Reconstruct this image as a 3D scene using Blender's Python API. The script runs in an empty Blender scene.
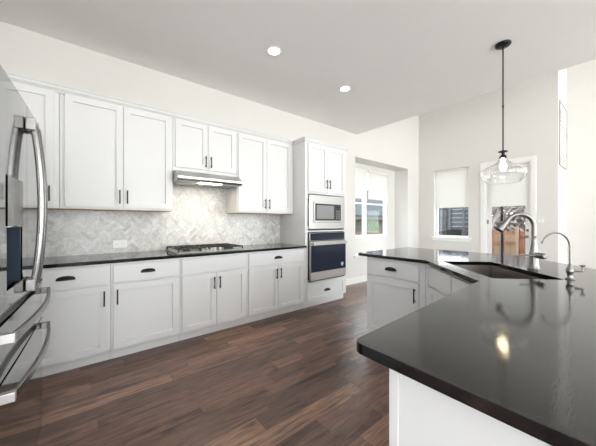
import bpy, bmesh, math, random
from mathutils import Vector, Matrix
S = bpy.context.scene
COL = S.collection
random.seed(7)

# ------------------------------------------------------------------ camera
CAM = Vector((0.0, -3.54, 1.249))
cd = bpy.data.cameras.new('camera'); cam = bpy.data.objects.new('camera', cd); COL.objects.link(cam)
cd.sensor_width = 36.0; cd.lens = 270.0/596.0*36.0; cd.shift_y = -1.0/596.0; cd.clip_start = 0.02
cam.location = CAM
TH = math.radians(51.0485)
cam.rotation_euler = (math.radians(90), 0, TH - math.radians(90))
S.camera = cam

# ------------------------------------------------------------------ world
w = bpy.data.worlds.new('sky'); S.world = w; w.use_nodes = True
wn = w.node_tree.nodes; wl = w.node_tree.links
bg = wn['Background']
tc = wn.new('ShaderNodeTexCoord'); mp = wn.new('ShaderNodeSeparateXYZ'); cr = wn.new('ShaderNodeValToRGB')
wl.new(tc.outputs['Generated'], mp.inputs[0]); wl.new(mp.outputs['Z'], cr.inputs[0]); wl.new(cr.outputs[0], bg.inputs[0])
cr.color_ramp.elements[0].position = 0.0; cr.color_ramp.elements[0].color = (0.96, 0.98, 1.0, 1)
cr.color_ramp.elements[1].position = 0.7; cr.color_ramp.elements[1].color = (0.74, 0.85, 1.0, 1)
bg.inputs['Strength'].default_value = 6.5

def sun(rot, strength, color):
    l = bpy.data.lights.new('sun', 'SUN'); l.energy = strength; l.color = color; l.angle = math.radians(3)
    o = bpy.data.objects.new('sun', l); COL.objects.link(o); o.rotation_euler = rot; return o
# from behind the house: lights the yard seen through the door and window
sun((math.radians(30), 0, math.radians(-75)), 2.0, (1.0, 0.95, 0.86))

def area(name, loc, direction, sx, sy, power, color=(1, 1, 1), spread=180):
    l = bpy.data.lights.new(name, 'AREA'); l.shape = 'RECTANGLE'; l.size = sx; l.size_y = sy
    l.energy = power*.45; l.color = color; l.spread = math.radians(spread)
    o = bpy.data.objects.new(name, l); COL.objects.link(o); o.location = loc
    o.rotation_euler = Vector(direction).to_track_quat('-Z', 'Y').to_euler(); return o
# added daylight fill lamps at unseen windows (each sits at its window opening)
area('daylight_fill_south', (5.0, -7.92, 2.3), (0, 1, .1), 5.0, 3.4, 150, (0.985, 0.985, 0.985))
area('daylight_fill_south_kitchen', (-0.6, -7.92, 1.55), (0, 1, .0), 3.6, 2.1, 72, (0.985, 0.985, 0.985))
area('daylight_fill_west', (-3.42, -5.2, 1.55), (1, 0, .0), 3.6, 2.1, 10, (0.985, 0.985, 0.985))

# added fill lamps out of view, tilted up to brighten the ceiling
area('up_fill_south', (-0.6, -7.90, 1.0), (0, 1, 2.8), 3.6, 1.0, 330, (1.0, 0.975, 0.94))
area('up_fill_west', (-3.42, -5.2, 1.0), (1, 0, 2.8), 3.4, 1.0, 85, (1.0, 0.975, 0.94))
area('up_fill_great_room', (5.0, -7.90, 1.2), (0, 1, 2.2), 5.0, 1.2, 290, (1.0, 0.975, 0.94))

S.view_settings.view_transform = 'Standard'; S.view_settings.look = 'None'
S.view_settings.gamma = 1.0; S.view_settings.use_curve_mapping = False
S.view_settings.exposure = 0.12

# ------------------------------------------------------------------ materials
def mat(name, color, rough=0.5, metal=0.0, spec=0.5, emis=None, estr=0.0, trans=0.0, ior=1.5, coat=0.0):
    m = bpy.data.materials.new(name); m.use_nodes = True
    b = m.node_tree.nodes['Principled BSDF']
    b.inputs['Base Color'].default_value = (*color, 1); b.inputs['Roughness'].default_value = rough
    b.inputs['Metallic'].default_value = metal; b.inputs['Specular IOR Level'].default_value = spec
    b.inputs['IOR'].default_value = ior; b.inputs['Transmission Weight'].default_value = trans
    b.inputs['Coat Weight'].default_value = coat
    if emis: b.inputs['Emission Color'].default_value = (*emis, 1); b.inputs['Emission Strength'].default_value = estr
    return m
def N(m, t, **kw):
    n = m.node_tree.nodes.new(t)
    for k, v in kw.items(): setattr(n, k, v)
    return n
def lk(m, a, b): m.node_tree.links.new(a, b)
def BS(m): return m.node_tree.nodes['Principled BSDF']
def ramp(m, fac, stops):
    r = N(m, 'ShaderNodeValToRGB'); e = r.color_ramp.elements
    while len(e) < len(stops): e.new(0.5)
    for i, (p, c) in enumerate(stops): e[i].position = p; e[i].color = (*c, 1)
    lk(m, fac, r.inputs[0]); return r.outputs[0]
def noise(m, scale, detail=3, rough=0.5, coords='Object', stretch=None, dist=0.0):
    t = N(m, 'ShaderNodeTexCoord'); n = N(m, 'ShaderNodeTexNoise')
    n.inputs['Scale'].default_value = scale; n.inputs['Detail'].default_value = detail
    n.inputs['Roughness'].default_value = rough; n.inputs['Distortion'].default_value = dist
    if stretch:
        mp = N(m, 'ShaderNodeMapping'); mp.inputs['Scale'].default_value = stretch
        lk(m, t.outputs[coords], mp.inputs[0]); lk(m, mp.outputs[0], n.inputs['Vector'])
    else: lk(m, t.outputs[coords], n.inputs['Vector'])
    return n.outputs[0]
def bump(m, h, strength, dist=0.01):
    b = N(m, 'ShaderNodeBump'); b.inputs['Strength'].default_value = strength; b.inputs['Distance'].default_value = dist
    lk(m, h, b.inputs['Height']); lk(m, b.outputs[0], BS(m).inputs['Normal'])

def painted(name, c, rough, sc=60, st=0.05):
    m = mat(name, c, rough); n = noise(m, sc, 2); bump(m, n, st, 0.002)
    c2 = tuple(x*0.985 for x in c)
    lk(m, ramp(m, noise(m, 3.0), [(0.3, c2), (0.7, c)]), BS(m).inputs['Base Color']); return m
M = {}
M['wall'] = painted('wall_paint', (0.715, 0.698, 0.662), 0.75)
M['ceiling'] = painted('ceiling_paint', (0.87, 0.862, 0.845), 0.85)
M['trim'] = painted('trim_paint', (0.86, 0.855, 0.83), 0.4)
M['cab'] = painted('cabinet_white_paint', (0.715, 0.714, 0.708), 0.42, 90, 0.03)
M['cabi'] = painted('island_pale_grey_paint', (0.64, 0.64, 0.645), 0.45, 90, 0.03)
M['tan'] = painted('raw_birch', (0.62, 0.45, 0.28), 0.6)
M['black'] = mat('black_metal', (0.018, 0.017, 0.017), 0.38, 0.6)
M['bronze'] = mat('dark_bronze', (0.03, 0.03, 0.035), 0.35, 0.7)
M['iron'] = painted('cast_iron', (0.02, 0.02, 0.021), 0.55)
M['plastic'] = mat('white_plastic', (0.85, 0.85, 0.83), 0.35)
M['slot'] = mat('outlet_slot', (0.05, 0.05, 0.05), 0.6)
M['glassblack'] = mat('black_oven_glass', (0.012, 0.018, 0.035), 0.06, 0.0, 0.25)
M['glassgrey'] = mat('grey_microwave_glass', (0.22, 0.225, 0.23), 0.12, 0.0, 0.7)
M['dark'] = mat('dark_gasket', (0.012, 0.012, 0.014), 0.5)
M['panelblue'] = mat('dispenser_dark_plastic', (0.045, 0.06, 0.085), 0.12, 0.2)
M['sticker'] = mat('sticker_paper', (0.75, 0.82, 0.9), 0.5)
M['stickerblue'] = mat('sticker_blue_ink', (0.10, 0.25, 0.5), 0.5)
M['can'] = mat('downlight_lens', (1, 1, 1), 0.5, emis=(1.0, 0.95, 0.87), estr=14)
M['bulb'] = mat('bulb_glow', (1, 0.9, 0.7), 0.4, emis=(1.0, 0.78, 0.48), estr=22)
M['hoodlamp'] = mat('hood_lamp_glow', (1, 0.9, 0.8), 0.4, emis=(1.0, 0.85, 0.62), estr=12)
M['shade'] = mat('roller_shade_fabric', (0.88, 0.865, 0.84), 0.8)
_m = M['shade']; _tr = N(_m, 'ShaderNodeBsdfTranslucent'); _tr.inputs[0].default_value = (0.8, 0.78, 0.74, 1); _mx = N(_m, 'ShaderNodeMixShader'); _mx.inputs[0].default_value = 0.45
lk(_m, BS(_m).outputs[0], _mx.inputs[1]); lk(_m, _tr.outputs[0], _mx.inputs[2]); lk(_m, _mx.outputs[0], _m.node_tree.nodes['Material Output'].inputs[0])
M['gold'] = mat('satin_nickel', (0.55, 0.52, 0.47), 0.25, 1.0)

def stainless(name, c, rough, stretch, amt=0.08):
    m = mat(name, c, rough, 1.0)
    n = noise(m, 40, 2, stretch=stretch)
    mr = N(m, 'ShaderNodeMapRange'); mr.inputs['To Min'].default_value = max(0.02, rough-amt); mr.inputs['To Max'].default_value = rough+amt
    lk(m, n, mr.inputs['Value']); lk(m, mr.outputs[0], BS(m).inputs['Roughness'])
    return m
M['steel'] = stainless('brushed_stainless', (0.50, 0.495, 0.48), 0.36, (1, 1, 30))
M['nickel'] = stainless('brushed_nickel', (0.26, 0.252, 0.235), 0.38, (1, 1, 12), 0.05)
M['fridge'] = stainless('polished_stainless_door', (0.35, 0.35, 0.35), 0.07, (1, 30, 1), 0.03)
M['fridgebar'] = stainless('satin_handle_steel', (0.27, 0.265, 0.26), 0.25, (1, 1, 1), 0.04)
M['chrome'] = mat('bright_cap_steel', (0.62, 0.62, 0.62), 0.3, 1.0)
M['fridgeside'] = painted('fridge_grey_side', (0.18, 0.18, 0.185), 0.45)
M['sink'] = stainless('sink_steel', (0.36, 0.33, 0.30), 0.35, (20, 1, 1))

# granite: black stone with fine pale flecks and a leathered finish
m = M['granite'] = mat('black_granite', (0.02, 0.02, 0.022), 0.12, 0.0, 0.5, ior=1.62)
fl = noise(m, 190, 3, 0.8, stretch=(1, 2.2, 1))
lk(m, ramp(m, fl, [(0.52, (0.003, 0.003, 0.004)), (0.66, (0.009, 0.009, 0.012)), (0.76, (0.17, 0.17, 0.19))]), BS(m).inputs['Base Color'])
n2 = noise(m, 60, 4, 0.6, stretch=(1, 3.2, 1))
mr = N(m, 'ShaderNodeMapRange'); mr.inputs['From Min'].default_value = 0.3; mr.inputs['From Max'].default_value = 0.7
mr.inputs['To Min'].default_value = 0.02; mr.inputs['To Max'].default_value = 0.10
lk(m, n2, mr.inputs['Value']); lk(m, mr.outputs[0], BS(m).inputs['Roughness'])
bump(m, n2, 0.06, 0.002)

# wood floor: each plank carries its own tone
m = M['wood'] = mat('hickory_planks', (0.1, 0.06, 0.045), 0.32, 0.0, 0.5)
at = N(m, 'ShaderNodeAttribute', attribute_name='tone'); sp = N(m, 'ShaderNodeSeparateColor'); lk(m, at.outputs['Color'], sp.inputs[0])
tcn = N(m, 'ShaderNodeTexCoord'); sx = N(m, 'ShaderNodeSeparateXYZ'); lk(m, tcn.outputs['Object'], sx.inputs[0])
mul = N(m, 'ShaderNodeMath', operation='MULTIPLY'); mul.inputs[1].default_value = 37.0; lk(m, sp.outputs[1], mul.inputs[0])
cb = N(m, 'ShaderNodeCombineXYZ'); lk(m, sx.outputs[0], cb.inputs[0]); lk(m, sx.outputs[1], cb.inputs[1]); lk(m, mul.outputs[0], cb.inputs[2])
def grain(scale, stretch, detail, dist):
    mpg = N(m, 'ShaderNodeMapping'); mpg.inputs['Scale'].default_value = stretch; lk(m, cb.outputs[0], mpg.inputs[0])
    n = N(m, 'ShaderNodeTexNoise'); n.inputs['Scale'].default_value = scale; n.inputs['Detail'].default_value = detail
    n.inputs['Distortion'].default_value = dist; lk(m, mpg.outputs[0], n.inputs['Vector']); return n.outputs[0]
g1 = grain(1.0, (3.0, 30, 1), 6, 1.2); g2 = grain(1.0, (14, 160, 1), 3, 0.3); g3 = grain(1.0, (2.0, 6, 1), 3, 0.5)
base = ramp(m, sp.outputs[0], [(0.0, (0.100, 0.057, 0.042)), (0.35, (0.155, 0.084, 0.060)), (0.7, (0.215, 0.117, 0.081)), (1.0, (0.30, 0.172, 0.112))])
gr = ramp(m, g1, [(0.30, (0.35, 0.33, 0.33)), (0.47, (0.92, 0.92, 0.92)), (0.68, (1.35, 1.32, 1.3))])
gf = ramp(m, g2, [(0.3, (0.72, 0.72, 0.72)), (0.65, (1.1, 1.1, 1.1))])
gk = ramp(m, g3, [(0.30, (0.35, 0.33, 0.32)), (0.42, (1, 1, 1))])
def mulc(a, b):
    x = N(m, 'ShaderNodeMix', data_type='RGBA', blend_type='MULTIPLY'); x.inputs[0].default_value = 1.0
    lk(m, a, x.inputs[6]); lk(m, b, x.inputs[7]); return x.outputs[2]
lk(m, mulc(mulc(mulc(base, gr), gf), gk), BS(m).inputs['Base Color'])
mr = N(m, 'ShaderNodeMapRange'); mr.inputs['To Min'].default_value = 0.24; mr.inputs['To Max'].default_value = 0.42
lk(m, g1, mr.inputs['Value']); lk(m, mr.outputs[0], BS(m).inputs['Roughness'])
BS(m).inputs['Coat Weight'].default_value = 0.15; BS(m).inputs['Coat Roughness'].default_value = 0.22
bump(m, g1, 0.25, 0.004)

# marble tiles, each with its own tone
m = M['tile'] = mat('marble_tile', (0.8, 0.8, 0.8), 0.28)
at = N(m, 'ShaderNodeAttribute', attribute_name='tone'); sp = N(m, 'ShaderNodeSeparateColor'); lk(m, at.outputs['Color'], sp.inputs[0])
base = ramp(m, sp.outputs[0], [(0.0, (0.56, 0.545, 0.53)), (0.2, (0.66, 0.65, 0.63)), (0.6, (0.72, 0.715, 0.695)), (1.0, (0.77, 0.77, 0.755))])
v = noise(m, 9, 6, 0.65, dist=1.6)
vr = ramp(m, v, [(0.40, (0.92, 0.90, 0.86)), (0.47, (0.80, 0.79, 0.78)), (0.50, (0.66, 0.66, 0.67)), (0.53, (0.9, 0.9, 0.9)), (0.7, (1.02, 1.02, 1.02))])
lk(m, mulc(base, vr), BS(m).inputs['Base Color'])
M['grout'] = mat('grout', (0.56, 0.55, 0.53), 0.8)

# clear window pane
m = M['pane'] = bpy.data.materials.new('window_glass'); m.use_nodes = True
nt = m.node_tree; nt.nodes.clear()
o_ = nt.nodes.new('ShaderNodeOutputMaterial'); t_ = nt.nodes.new('ShaderNodeBsdfTransparent'); g_ = nt.nodes.new('ShaderNodeBsdfGlossy')
x_ = nt.nodes.new('ShaderNodeMixShader'); lw_ = nt.nodes.new('ShaderNodeLayerWeight'); lw_.inputs[0].default_value = 0.5
p_ = nt.nodes.new('ShaderNodeMath'); p_.operation = 'POWER'; p_.inputs[1].default_value = 5.0; nt.links.new(lw_.outputs['Facing'], p_.inputs[0])
f_ = nt.nodes.new('ShaderNodeMath'); f_.operation = 'MULTIPLY_ADD'; f_.inputs[1].default_value = 0.6; f_.inputs[2].default_value = 0.02; nt.links.new(p_.outputs[0], f_.inputs[0])
g_.inputs['Roughness'].default_value = 0.02; t_.inputs[0].default_value = (0.93, 0.95, 0.95, 1)
nt.links.new(f_.outputs[0], x_.inputs[0]); nt.links.new(t_.outputs[0], x_.inputs[1]); nt.links.new(g_.outputs[0], x_.inputs[2]); nt.links.new(x_.outputs[0], o_.inputs[0])
M['clear'] = mat('clear_blown_glass', (1, 1, 1), 0.0, trans=1.0, ior=1.45)
# outdoors
M['siding'] = painted('green_grey_siding', (0.12, 0.115, 0.095), 0.8)
m = M['shingle'] = mat('grey_shingle', (0.4, 0.4, 0.4), 0.9)
lk(m, ramp(m, noise(m, 5, 5, 0.7, stretch=(1, 6, 6)), [(0.35, (0.05, 0.052, 0.052)), (0.65, (0.10, 0.103, 0.103))]), BS(m).inputs['Base Color'])
M['eave'] = painted('eave_paint', (0.17, 0.175, 0.16), 0.7)
m = M['fence'] = mat('cedar_fence', (0.5, 0.25, 0.12), 0.7)
lk(m, ramp(m, noise(m, 3, 5, 0.6, stretch=(8, 8, 0.7)), [(0.3, (0.12, 0.045, 0.024)), (0.5, (0.20, 0.08, 0.042)), (0.7, (0.28, 0.13, 0.075))]), BS(m).inputs['Base Color'])
M['paleboard'] = painted('weathered_board', (0.22, 0.14, 0.09), 0.7)
M['fencebrown'] = painted('brown_fence', (0.16, 0.10, 0.065), 0.8)
M['leaf'] = painted('leaf_green', (0.12, 0.19, 0.07), 0.6)
M['bark'] = painted('bare_branch', (0.26, 0.215, 0.195), 0.9)
M['ground'] = painted('yard_ground', (0.30, 0.27, 0.2), 0.95)
M['patiodark'] = painted('dark_patio_wall', (0.055, 0.058, 0.055), 0.8)
M['slat'] = painted('pale_grey_slat', (0.30, 0.31, 0.33), 0.7)
M['darkslat'] = painted('dark_grey_board', (0.12, 0.125, 0.135), 0.7)
M['art'] = mat('print_paper', (0.84, 0.82, 0.78), 0.6)
M['ink'] = mat('print_ink', (0.30, 0.28, 0.25), 0.6)
M['greyframe'] = mat('grey_frame', (0.42, 0.39, 0.35), 0.4)

for k_ in ('shingle', 'siding', 'eave', 'ground'): BS(M[k_]).inputs['Specular IOR Level'].default_value = 0.0
# ------------------------------------------------------------------ mesh builder
class MB:
    def __init__(s): s.bm = bmesh.new(); s.mats = []
    def mi(s, m):
        if m not in s.mats: s.mats.append(m)
        return s.mats.index(m)
    def box(s, x0, y0, z0, x1, y1, z1, m=None, T=None):
        vs = [Vector((x, y, z)) for x in (min(x0, x1), max(x0, x1)) for y in (min(y0, y1), max(y0, y1)) for z in (min(z0, z1), max(z0, z1))]
        if T: vs = [T @ v for v in vs]
        v = [s.bm.verts.new(p) for p in vs]
        for f in ((0, 1, 3, 2), (4, 6, 7, 5), (0, 4, 5, 1), (2, 3, 7, 6), (0, 2, 6, 4), (1, 5, 7, 3)):
            fc = s.bm.faces.new([v[i] for i in f])
            if m is not None: fc.material_index = s.mi(m)
        return s
    def prism(s, pts, z0, z1, T=None, holes=None):
        a = [Vector((x, y, z0)) for x, y in pts]; b = [Vector((x, y, z1)) for x, y in pts]
        if T: a = [T @ v for v in a]; b = [T @ v for v in b]
        a = [s.bm.verts.new(p) for p in a]; b = [s.bm.verts.new(p) for p in b]; n = len(a)
        s.bm.faces.new(a[::-1]); s.bm.faces.new(b)
        for i in range(n): s.bm.faces.new((a[i], a[(i+1) % n], b[(i+1) % n], b[i]))
        return s
    def poly(s, pts):
        s.bm.faces.new([s.bm.verts.new(Vector(p)) for p in pts]); return s
    def tube(s, pts, r, seg=12, cap=True, flat=1.0, up=None):
        pts = [Vector(p) for p in pts]; rs = r if isinstance(r, (list, tuple)) else [r]*len(pts)
        rings = []; n = len(pts); prevx = None
        for i, p in enumerate(pts):
            t = (pts[min(i+1, n-1)] - pts[max(i-1, 0)]).normalized()
            if prevx is None:
                ref = Vector(up) if up else (Vector((0, 0, 1)) if abs(t.z) < 0.9 else Vector((1, 0, 0)))
                X = ref.cross(t).normalized()
            else:
                X = (prevx - t*prevx.dot(t)).normalized()
            Y = t.cross(X); prevx = X
            rings.append([s.bm.verts.new(p + X*math.cos(2*math.pi*k/seg)*rs[i] + Y*math.sin(2*math.pi*k/seg)*rs[i]*flat) for k in range(seg)])
        for i in range(n-1):
            for k in range(seg):
                f = s.bm.faces.new((rings[i][k], rings[i][(k+1) % seg], rings[i+1][(k+1) % seg], rings[i+1][k])); f.smooth = True
        if cap: s.bm.faces.new(rings[0][::-1]); s.bm.faces.new(rings[-1])
        return s
    def lathe(s, prof, c=(0, 0, 0), seg=32, T=None, closed=False):
        rings = []
        for r, z in prof:
            ring = []
            for k in range(seg):
                p = Vector((r*math.cos(2*math.pi*k/seg), r*math.sin(2*math.pi*k/seg), z))
                if T: p = T @ p
                ring.append(s.bm.verts.new(p + Vector(c)))
            rings.append(ring)
        L = len(rings)
        for i in range(L if closed else L-1):
            A = rings[i]; B = rings[(i+1) % L]
            for k in range(seg):
                f = s.bm.faces.new((A[k], A[(k+1) % seg], B[(k+1) % seg], B[k])); f.smooth = True
        if not closed:
            if prof[0][0] > 1e-6: s.bm.faces.new(rings[0][::-1])
            if prof[-1][0] > 1e-6: s.bm.faces.new(rings[-1])
        return s
    def cyl(s, a, b, r, seg=24):
        return s.tube([a, b], r, seg)
    def build(s, name, m, parent=None, bevel=0.0, loc=None, rotz=0, smooth=False, label=None, seg=2):
        bmesh.ops.remove_doubles(s.bm, verts=s.bm.verts, dist=1e-6)
        bmesh.ops.recalc_face_normals(s.bm, faces=s.bm.faces)
        for e_ in s.bm.edges:
            if len(e_.link_faces) != 2 or not all(f_.smooth for f_ in e_.link_faces): e_.smooth = False
        me = bpy.data.meshes.new(name); s.bm.to_mesh(me); s.bm.free()
        if s.mats:
            for k in s.mats: me.materials.append(M[k])
        else: me.materials.append(M[m] if isinstance(m, str) else m)
        o = bpy.data.objects.new(name, me); COL.objects.link(o)
        if parent: o.parent = parent
        if loc: o.location = loc
        if rotz: o.rotation_euler.z = rotz
        if bevel:
            b = o.modifiers.new('edge', 'BEVEL'); b.width = bevel; b.segments = seg; b.limit_method = 'ANGLE'; b.angle_limit = math.radians(40)
        if label: o['label'] = label
        return o
def thing(name, label, cat, loc=(0, 0, 0), rotz=0, group=None):
    o = bpy.data.objects.new(name, None); COL.objects.link(o); o.location = loc; o.rotation_euler.z = rotz
    o.empty_display_size = 0.1
    return tag(o, label, cat, group)
def tag(o, label, cat, group=None, kind=None):
    o['label'] = label; o['category'] = cat
    if group: o['group'] = group
    if kind: o['kind'] = kind
    return o
def struct(o): o['kind'] = 'structure'; return o
def copy_tree(o, parent=None):
    c = o.copy(); COL.objects.link(c)
    if parent: c.parent = parent
    for ch in list(o.children): copy_tree(ch, c)
    return c

# ------------------------------------------------------------------ room shell
CZ = 3.04; EX = 4.41; FX = 6.97; NX = 8.07; JY = -2.67; HZ = 5.6; SY = -8.0; WX = -3.5
# floor: planks running along the cabinet wall
mb = MB(); pw = 0.127
mb.poly([(WX, SY, -0.002), (NX+.1, SY, -0.002), (NX+.1, 0.02, -0.002), (WX, 0.02, -0.002)])
tones = [(0, 0)]; y = -0.0; 
rng = random.Random(11)
while y > SY:
    x = WX - rng.random()*0.9
    while x < NX:
        L = rng.choice([0.35, 0.5, 0.65, 0.8, 1.0, 1.25])*rng.uniform(0.85, 1.15)
        a, b = max(x, WX)+0.0012, min(x+L, NX)-0.0012
        if b > a+0.02:
            mb.poly([(a, y-pw+0.0012, 0), (b, y-pw+0.0012, 0), (b, y-0.0012, 0), (a, y-0.0012, 0)])
            t = rng.random(); t = min(1, max(0, 0.42+0.26*rng.gauss(0, 1)))
            tones.append((t, rng.random()))
        x += L
    y -= pw
def set_tones(o, tones):
    me = o.data; at = me.color_attributes.new('tone', 'FLOAT_COLOR', 'CORNER')
    for p in me.polygons:
        t = tones[p.index]
        for li in p.loop_indices: at.data[li].color = (t[0], t[1], 0, 1)
fl = struct(mb.build('floor', 'wood')); set_tones(fl, tones)

mb = MB(); mb.box(WX, SY, CZ, EX, 0.0, CZ+0.3); mb.box(EX, SY, HZ, NX+.1, 0.0, HZ+0.2)
mb.box(EX-0.12, SY, CZ+0.3, EX, 0, HZ+.2)
struct(mb.build('ceiling', 'ceiling'))
# cabinet wall with the window niche
mb = MB(); T = 0.5
n0, n1, nz0, nz1, nd = 4.36, 6.41, 0.56, 2.58, 0.36
mb.box(-1.1, 0, -0.02, n0, T, HZ); mb.box(n1, 0, -0.02, FX+.4, T, HZ)
mb.box(n0, 0, -0.02, n1, T, nz0-0.03); mb.box(n0, 0, nz1, n1, T, HZ)
wx0, wx1, wz0, wz1 = 4.36, 6.08, 0.90, 2.46
mb.box(n0, nd, nz0-0.03, n1, T, wz0); mb.box(n0, nd, wz1, n1, T, nz1); mb.box(wx1, nd, wz0, n1, T, wz1)
struct(mb.build('wall_back', 'wall'))
# far wall with window and door
mb = MB()
v0, v1, vz0, vz1 = -1.174, -0.396, 0.88, 2.53      # window 2
d0, d1, dz1 = -2.275, -1.495, 2.47                   # door
TT = 0.22
mb.box(FX, v1, 0, FX+TT, 0.0, HZ); mb.box(FX, d1, 0, FX+TT, v0, HZ); mb.box(FX, v0, 0, FX+TT, v1, vz0); mb.box(FX, v0, vz1, FX+TT, v1, HZ)
mb.box(FX, JY, 0, FX+TT, d0, HZ); mb.box(FX, d0, dz1, FX+TT, d1, HZ)
mb.box(FX+TT, JY, 0, NX+.2, JY+0.2, HZ)
struct(mb.build('wall_right', 'wall'))
mb = MB(); mb.box(NX, SY, 0, NX+.2, JY, HZ); struct(mb.build('wall_hall', 'wall'))
mb = MB(); mb.box(-1.1, -2.4, 0, -1.0, 0, CZ); mb.box(WX, -2.4, 0, -1.1, -2.3, CZ); struct(mb.build('wall_left', 'wall'))
mb = MB(); mb.box(WX-.1, SY, 0, WX, -6.9, CZ); mb.box(WX-.1, -3.5, 0, WX, -2.3, CZ); mb.box(WX-.1, -6.9, 0, WX, -3.5, .5); mb.box(WX-.1, -6.9, 2.6, WX, -3.5, CZ)
struct(mb.build('wall_west', 'wall'))
mb = MB()
mb.box(WX, SY-.1, 0, -2.4, SY, CZ); mb.box(1.2, SY-.1, 0, 2.5, SY, HZ); mb.box(7.5, SY-.1, 0, NX+.2, SY, HZ)
mb.box(-2.4, SY-.1, 0, 1.2, SY, .5); mb.box(-2.4, SY-.1, 2.6, 1.2, SY, CZ); mb.box(2.5, SY-.1, 0, 7.5, SY, .6); mb.box(2.5, SY-.1, 4.0, 7.5, SY, HZ)
struct(mb.build('wall_south', 'wall'))
# windows of the room behind the viewer
def big_window(n, x0, x1, z0, z1, along='x', at=SY):
    r = MB(); fw = 0.06; k = 3
    def B(a0, b0, a1, b1):
        if along == 'x': r.box(a0, at-.09, b0, a1, at-.03, b1)
        else: r.box(at-.09, a0, b0, at-.03, a1, b1)
    B(x0, z0, x1, z0+fw); B(x0, z1-fw, x1, z1)
    for i in range(k+1):
        c = x0+(x1-x0)*i/k; c = min(max(c, x0+fw/2), x1-fw/2); B(c-fw/2, z0+fw, c+fw/2, z1-fw)
    o = struct(r.build('window_%d' % n, 'trim'))
    g = MB()
    if along == 'x': g.box(x0+fw, at-.065, z0+fw, x1-fw, at-.06, z1-fw)
    else: g.box(at-.065, x0+fw, z0+fw, at-.06, x1-fw, z1-fw)
    g.build('pane', 'pane', o)
big_window(3, 2.5, 7.5, .6, 4.0); big_window(4, -2.4, 1.2, .5, 2.6); big_window(5, -6.9, -3.5, .5, 2.6, 'y', WX)

# baseboards
def base_profile(mb, a, b, off):   # horizontal run a->b, off = outward unit normal
    a = Vector((*a, 0)); b = Vector((*b, 0)); o = Vector((*off, 0))
    t = 0.014
    p = [a, b, b+o*t, a+o*t]
    mb.prism([(q.x, q.y) for q in p], 0.0, 0.10)
    p = [a, b, b+o*t*.55, a+o*t*.55]
    mb.prism([(q.x, q.y) for q in p], 0.10, 0.13)
mb = MB(); base_profile(mb, (3.385, 0), (FX, 0), (0, -1)); struct(mb.build('baseboard_back', 'trim', bevel=.002))
mb = MB(); base_profile(mb, (FX, -.02), (FX, d1+.09), (-1, 0)); base_profile(mb, (FX, d0-.09), (FX, JY), (-1, 0)); struct(mb.build('baseboard_right', 'trim', bevel=.002))
mb = MB(); base_profile(mb, (FX+.015, JY), (NX, JY), (0, -1)); base_profile(mb, (NX, JY-.02), (NX, SY), (-1, 0)); struct(mb.build('baseboard_hall', 'trim', bevel=.002))

# niche seat / deep sill
mb = MB(); mb.box(n0-.0, 0.0, nz0-.03, n1, nd, nz0); mb.box(n0-.05, -.035, nz0-.03, n1+.05, 0.0, nz0); struct(mb.build('trim_1', 'trim', bevel=.004))
# window 1: three-lite unit in the niche
def window_frame(n, mbf, name_m='trim'):
    return struct(mbf.build('window_%d' % n, name_m, bevel=.002))
mb = MB(); yy = nd; f = 0.05
mb.box(wx0, yy+.02, wz0, wx1, yy+.09, wz0+f); mb.box(wx0, yy+.02, wz1-f, wx1, yy+.09, wz1)
for c in (wx0+f/2, 5.20, wx1-f/2): mb.box(c-f/2-(.02 if c == 5.20 else 0), yy+.02, wz0+f, c+f/2+(.02 if c == 5.20 else 0), yy+.09, wz1-f)
mb.box(wx0+f, yy+.035, 1.66, wx1-f, yy+.075, 1.70)
w1 = window_frame(1, mb)
for a, b in ((wx0+f, 5.155), (5.245, wx1-f)):
    mb = MB(); mb.box(a, yy+.052, wz0+f, b, yy+.057, wz1-f); mb.build('pane', 'pane', w1)
mb = MB(); mb.box(wx0, yy-.015, wz0-.025, wx1+.02, yy+.02, wz0); mb.build('window_sill', 'trim', w1, bevel=.003)
def shade(name, lab, a, b, z0, z1, at, axis, drop):
    t = thing(name, lab, 'window shade', ((a+b)/2, at, z1) if axis == 'y' else (at, (a+b)/2, z1))
    w = (b-a)/2
    R = Matrix.Identity(4) if axis == 'y' else Matrix.Rotation(-math.pi/2, 4, 'Z')
    mb = MB(); mb.box(-w, -.002, -(z1-z0), w, 0.002, -.02, T=R); mb.build('shade_fabric', 'shade', t)
    mb = MB(); mb.cyl(R @ Vector((-w, .0, -.022)), R @ Vector((w, .0, -.022)), .02); mb.build('roller', 'trim', t)
    mb = MB(); mb.box(-w, -.007, -(z1-z0)-.02, w, .007, -(z1-z0), T=R); mb.build('hem_bar', 'trim', t, bevel=.002)
    return t
shade('roller_shade', 'white roller shade half lowered over the right-hand pane of the recessed window', 5.235, 6.02, 1.80, 2.455, nd-.03, 'y', 0)
shade('roller_shade', 'white roller shade partly cut off by the wall edge, left-hand pane of the recessed window', 4.40, 5.165, 1.80, 2.455, nd-.03, 'y', 0)

# window 2 in the far wall
mb = MB(); f = .04; X0 = FX+.10
mb.box(X0, v0, vz0, X0+.06, v1, vz0+f); mb.box(X0, v0, vz1-f, X0+.06, v1, vz1)
mb.box(X0, v0, vz0+f, X0+.06, v0+f, vz1-f); mb.box(X0, v1-f, vz0+f, X0+.06, v1, vz1-f); mb.box(X0+.01, v0+f, 1.60, X0+.05, v1-f, 1.64)
w2 = window_frame(2, mb)
mb = MB(); mb.box(X0+.03, v0+f, vz0+f, X0+.035, v1-f, vz1-f); mb.build('pane', 'pane', w2)
mb = MB(); mb.box(FX-.035, v0-.06, vz0-.028, FX, v1+.06, vz0); mb.box(FX, v0, vz0-.02, X0, v1, vz0+.002); mb.box(FX-.015, v0-.04, vz0-.09, FX-.001, v1+.04, vz0-.028); mb.build('window_sill', 'trim', w2, bevel=.003)
shade('roller_shade', 'white roller shade lowered over the small window in the far wall', v0+.015, v1-.015, 1.62, vz1-.005, FX+.035, 'x', 0)

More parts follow.
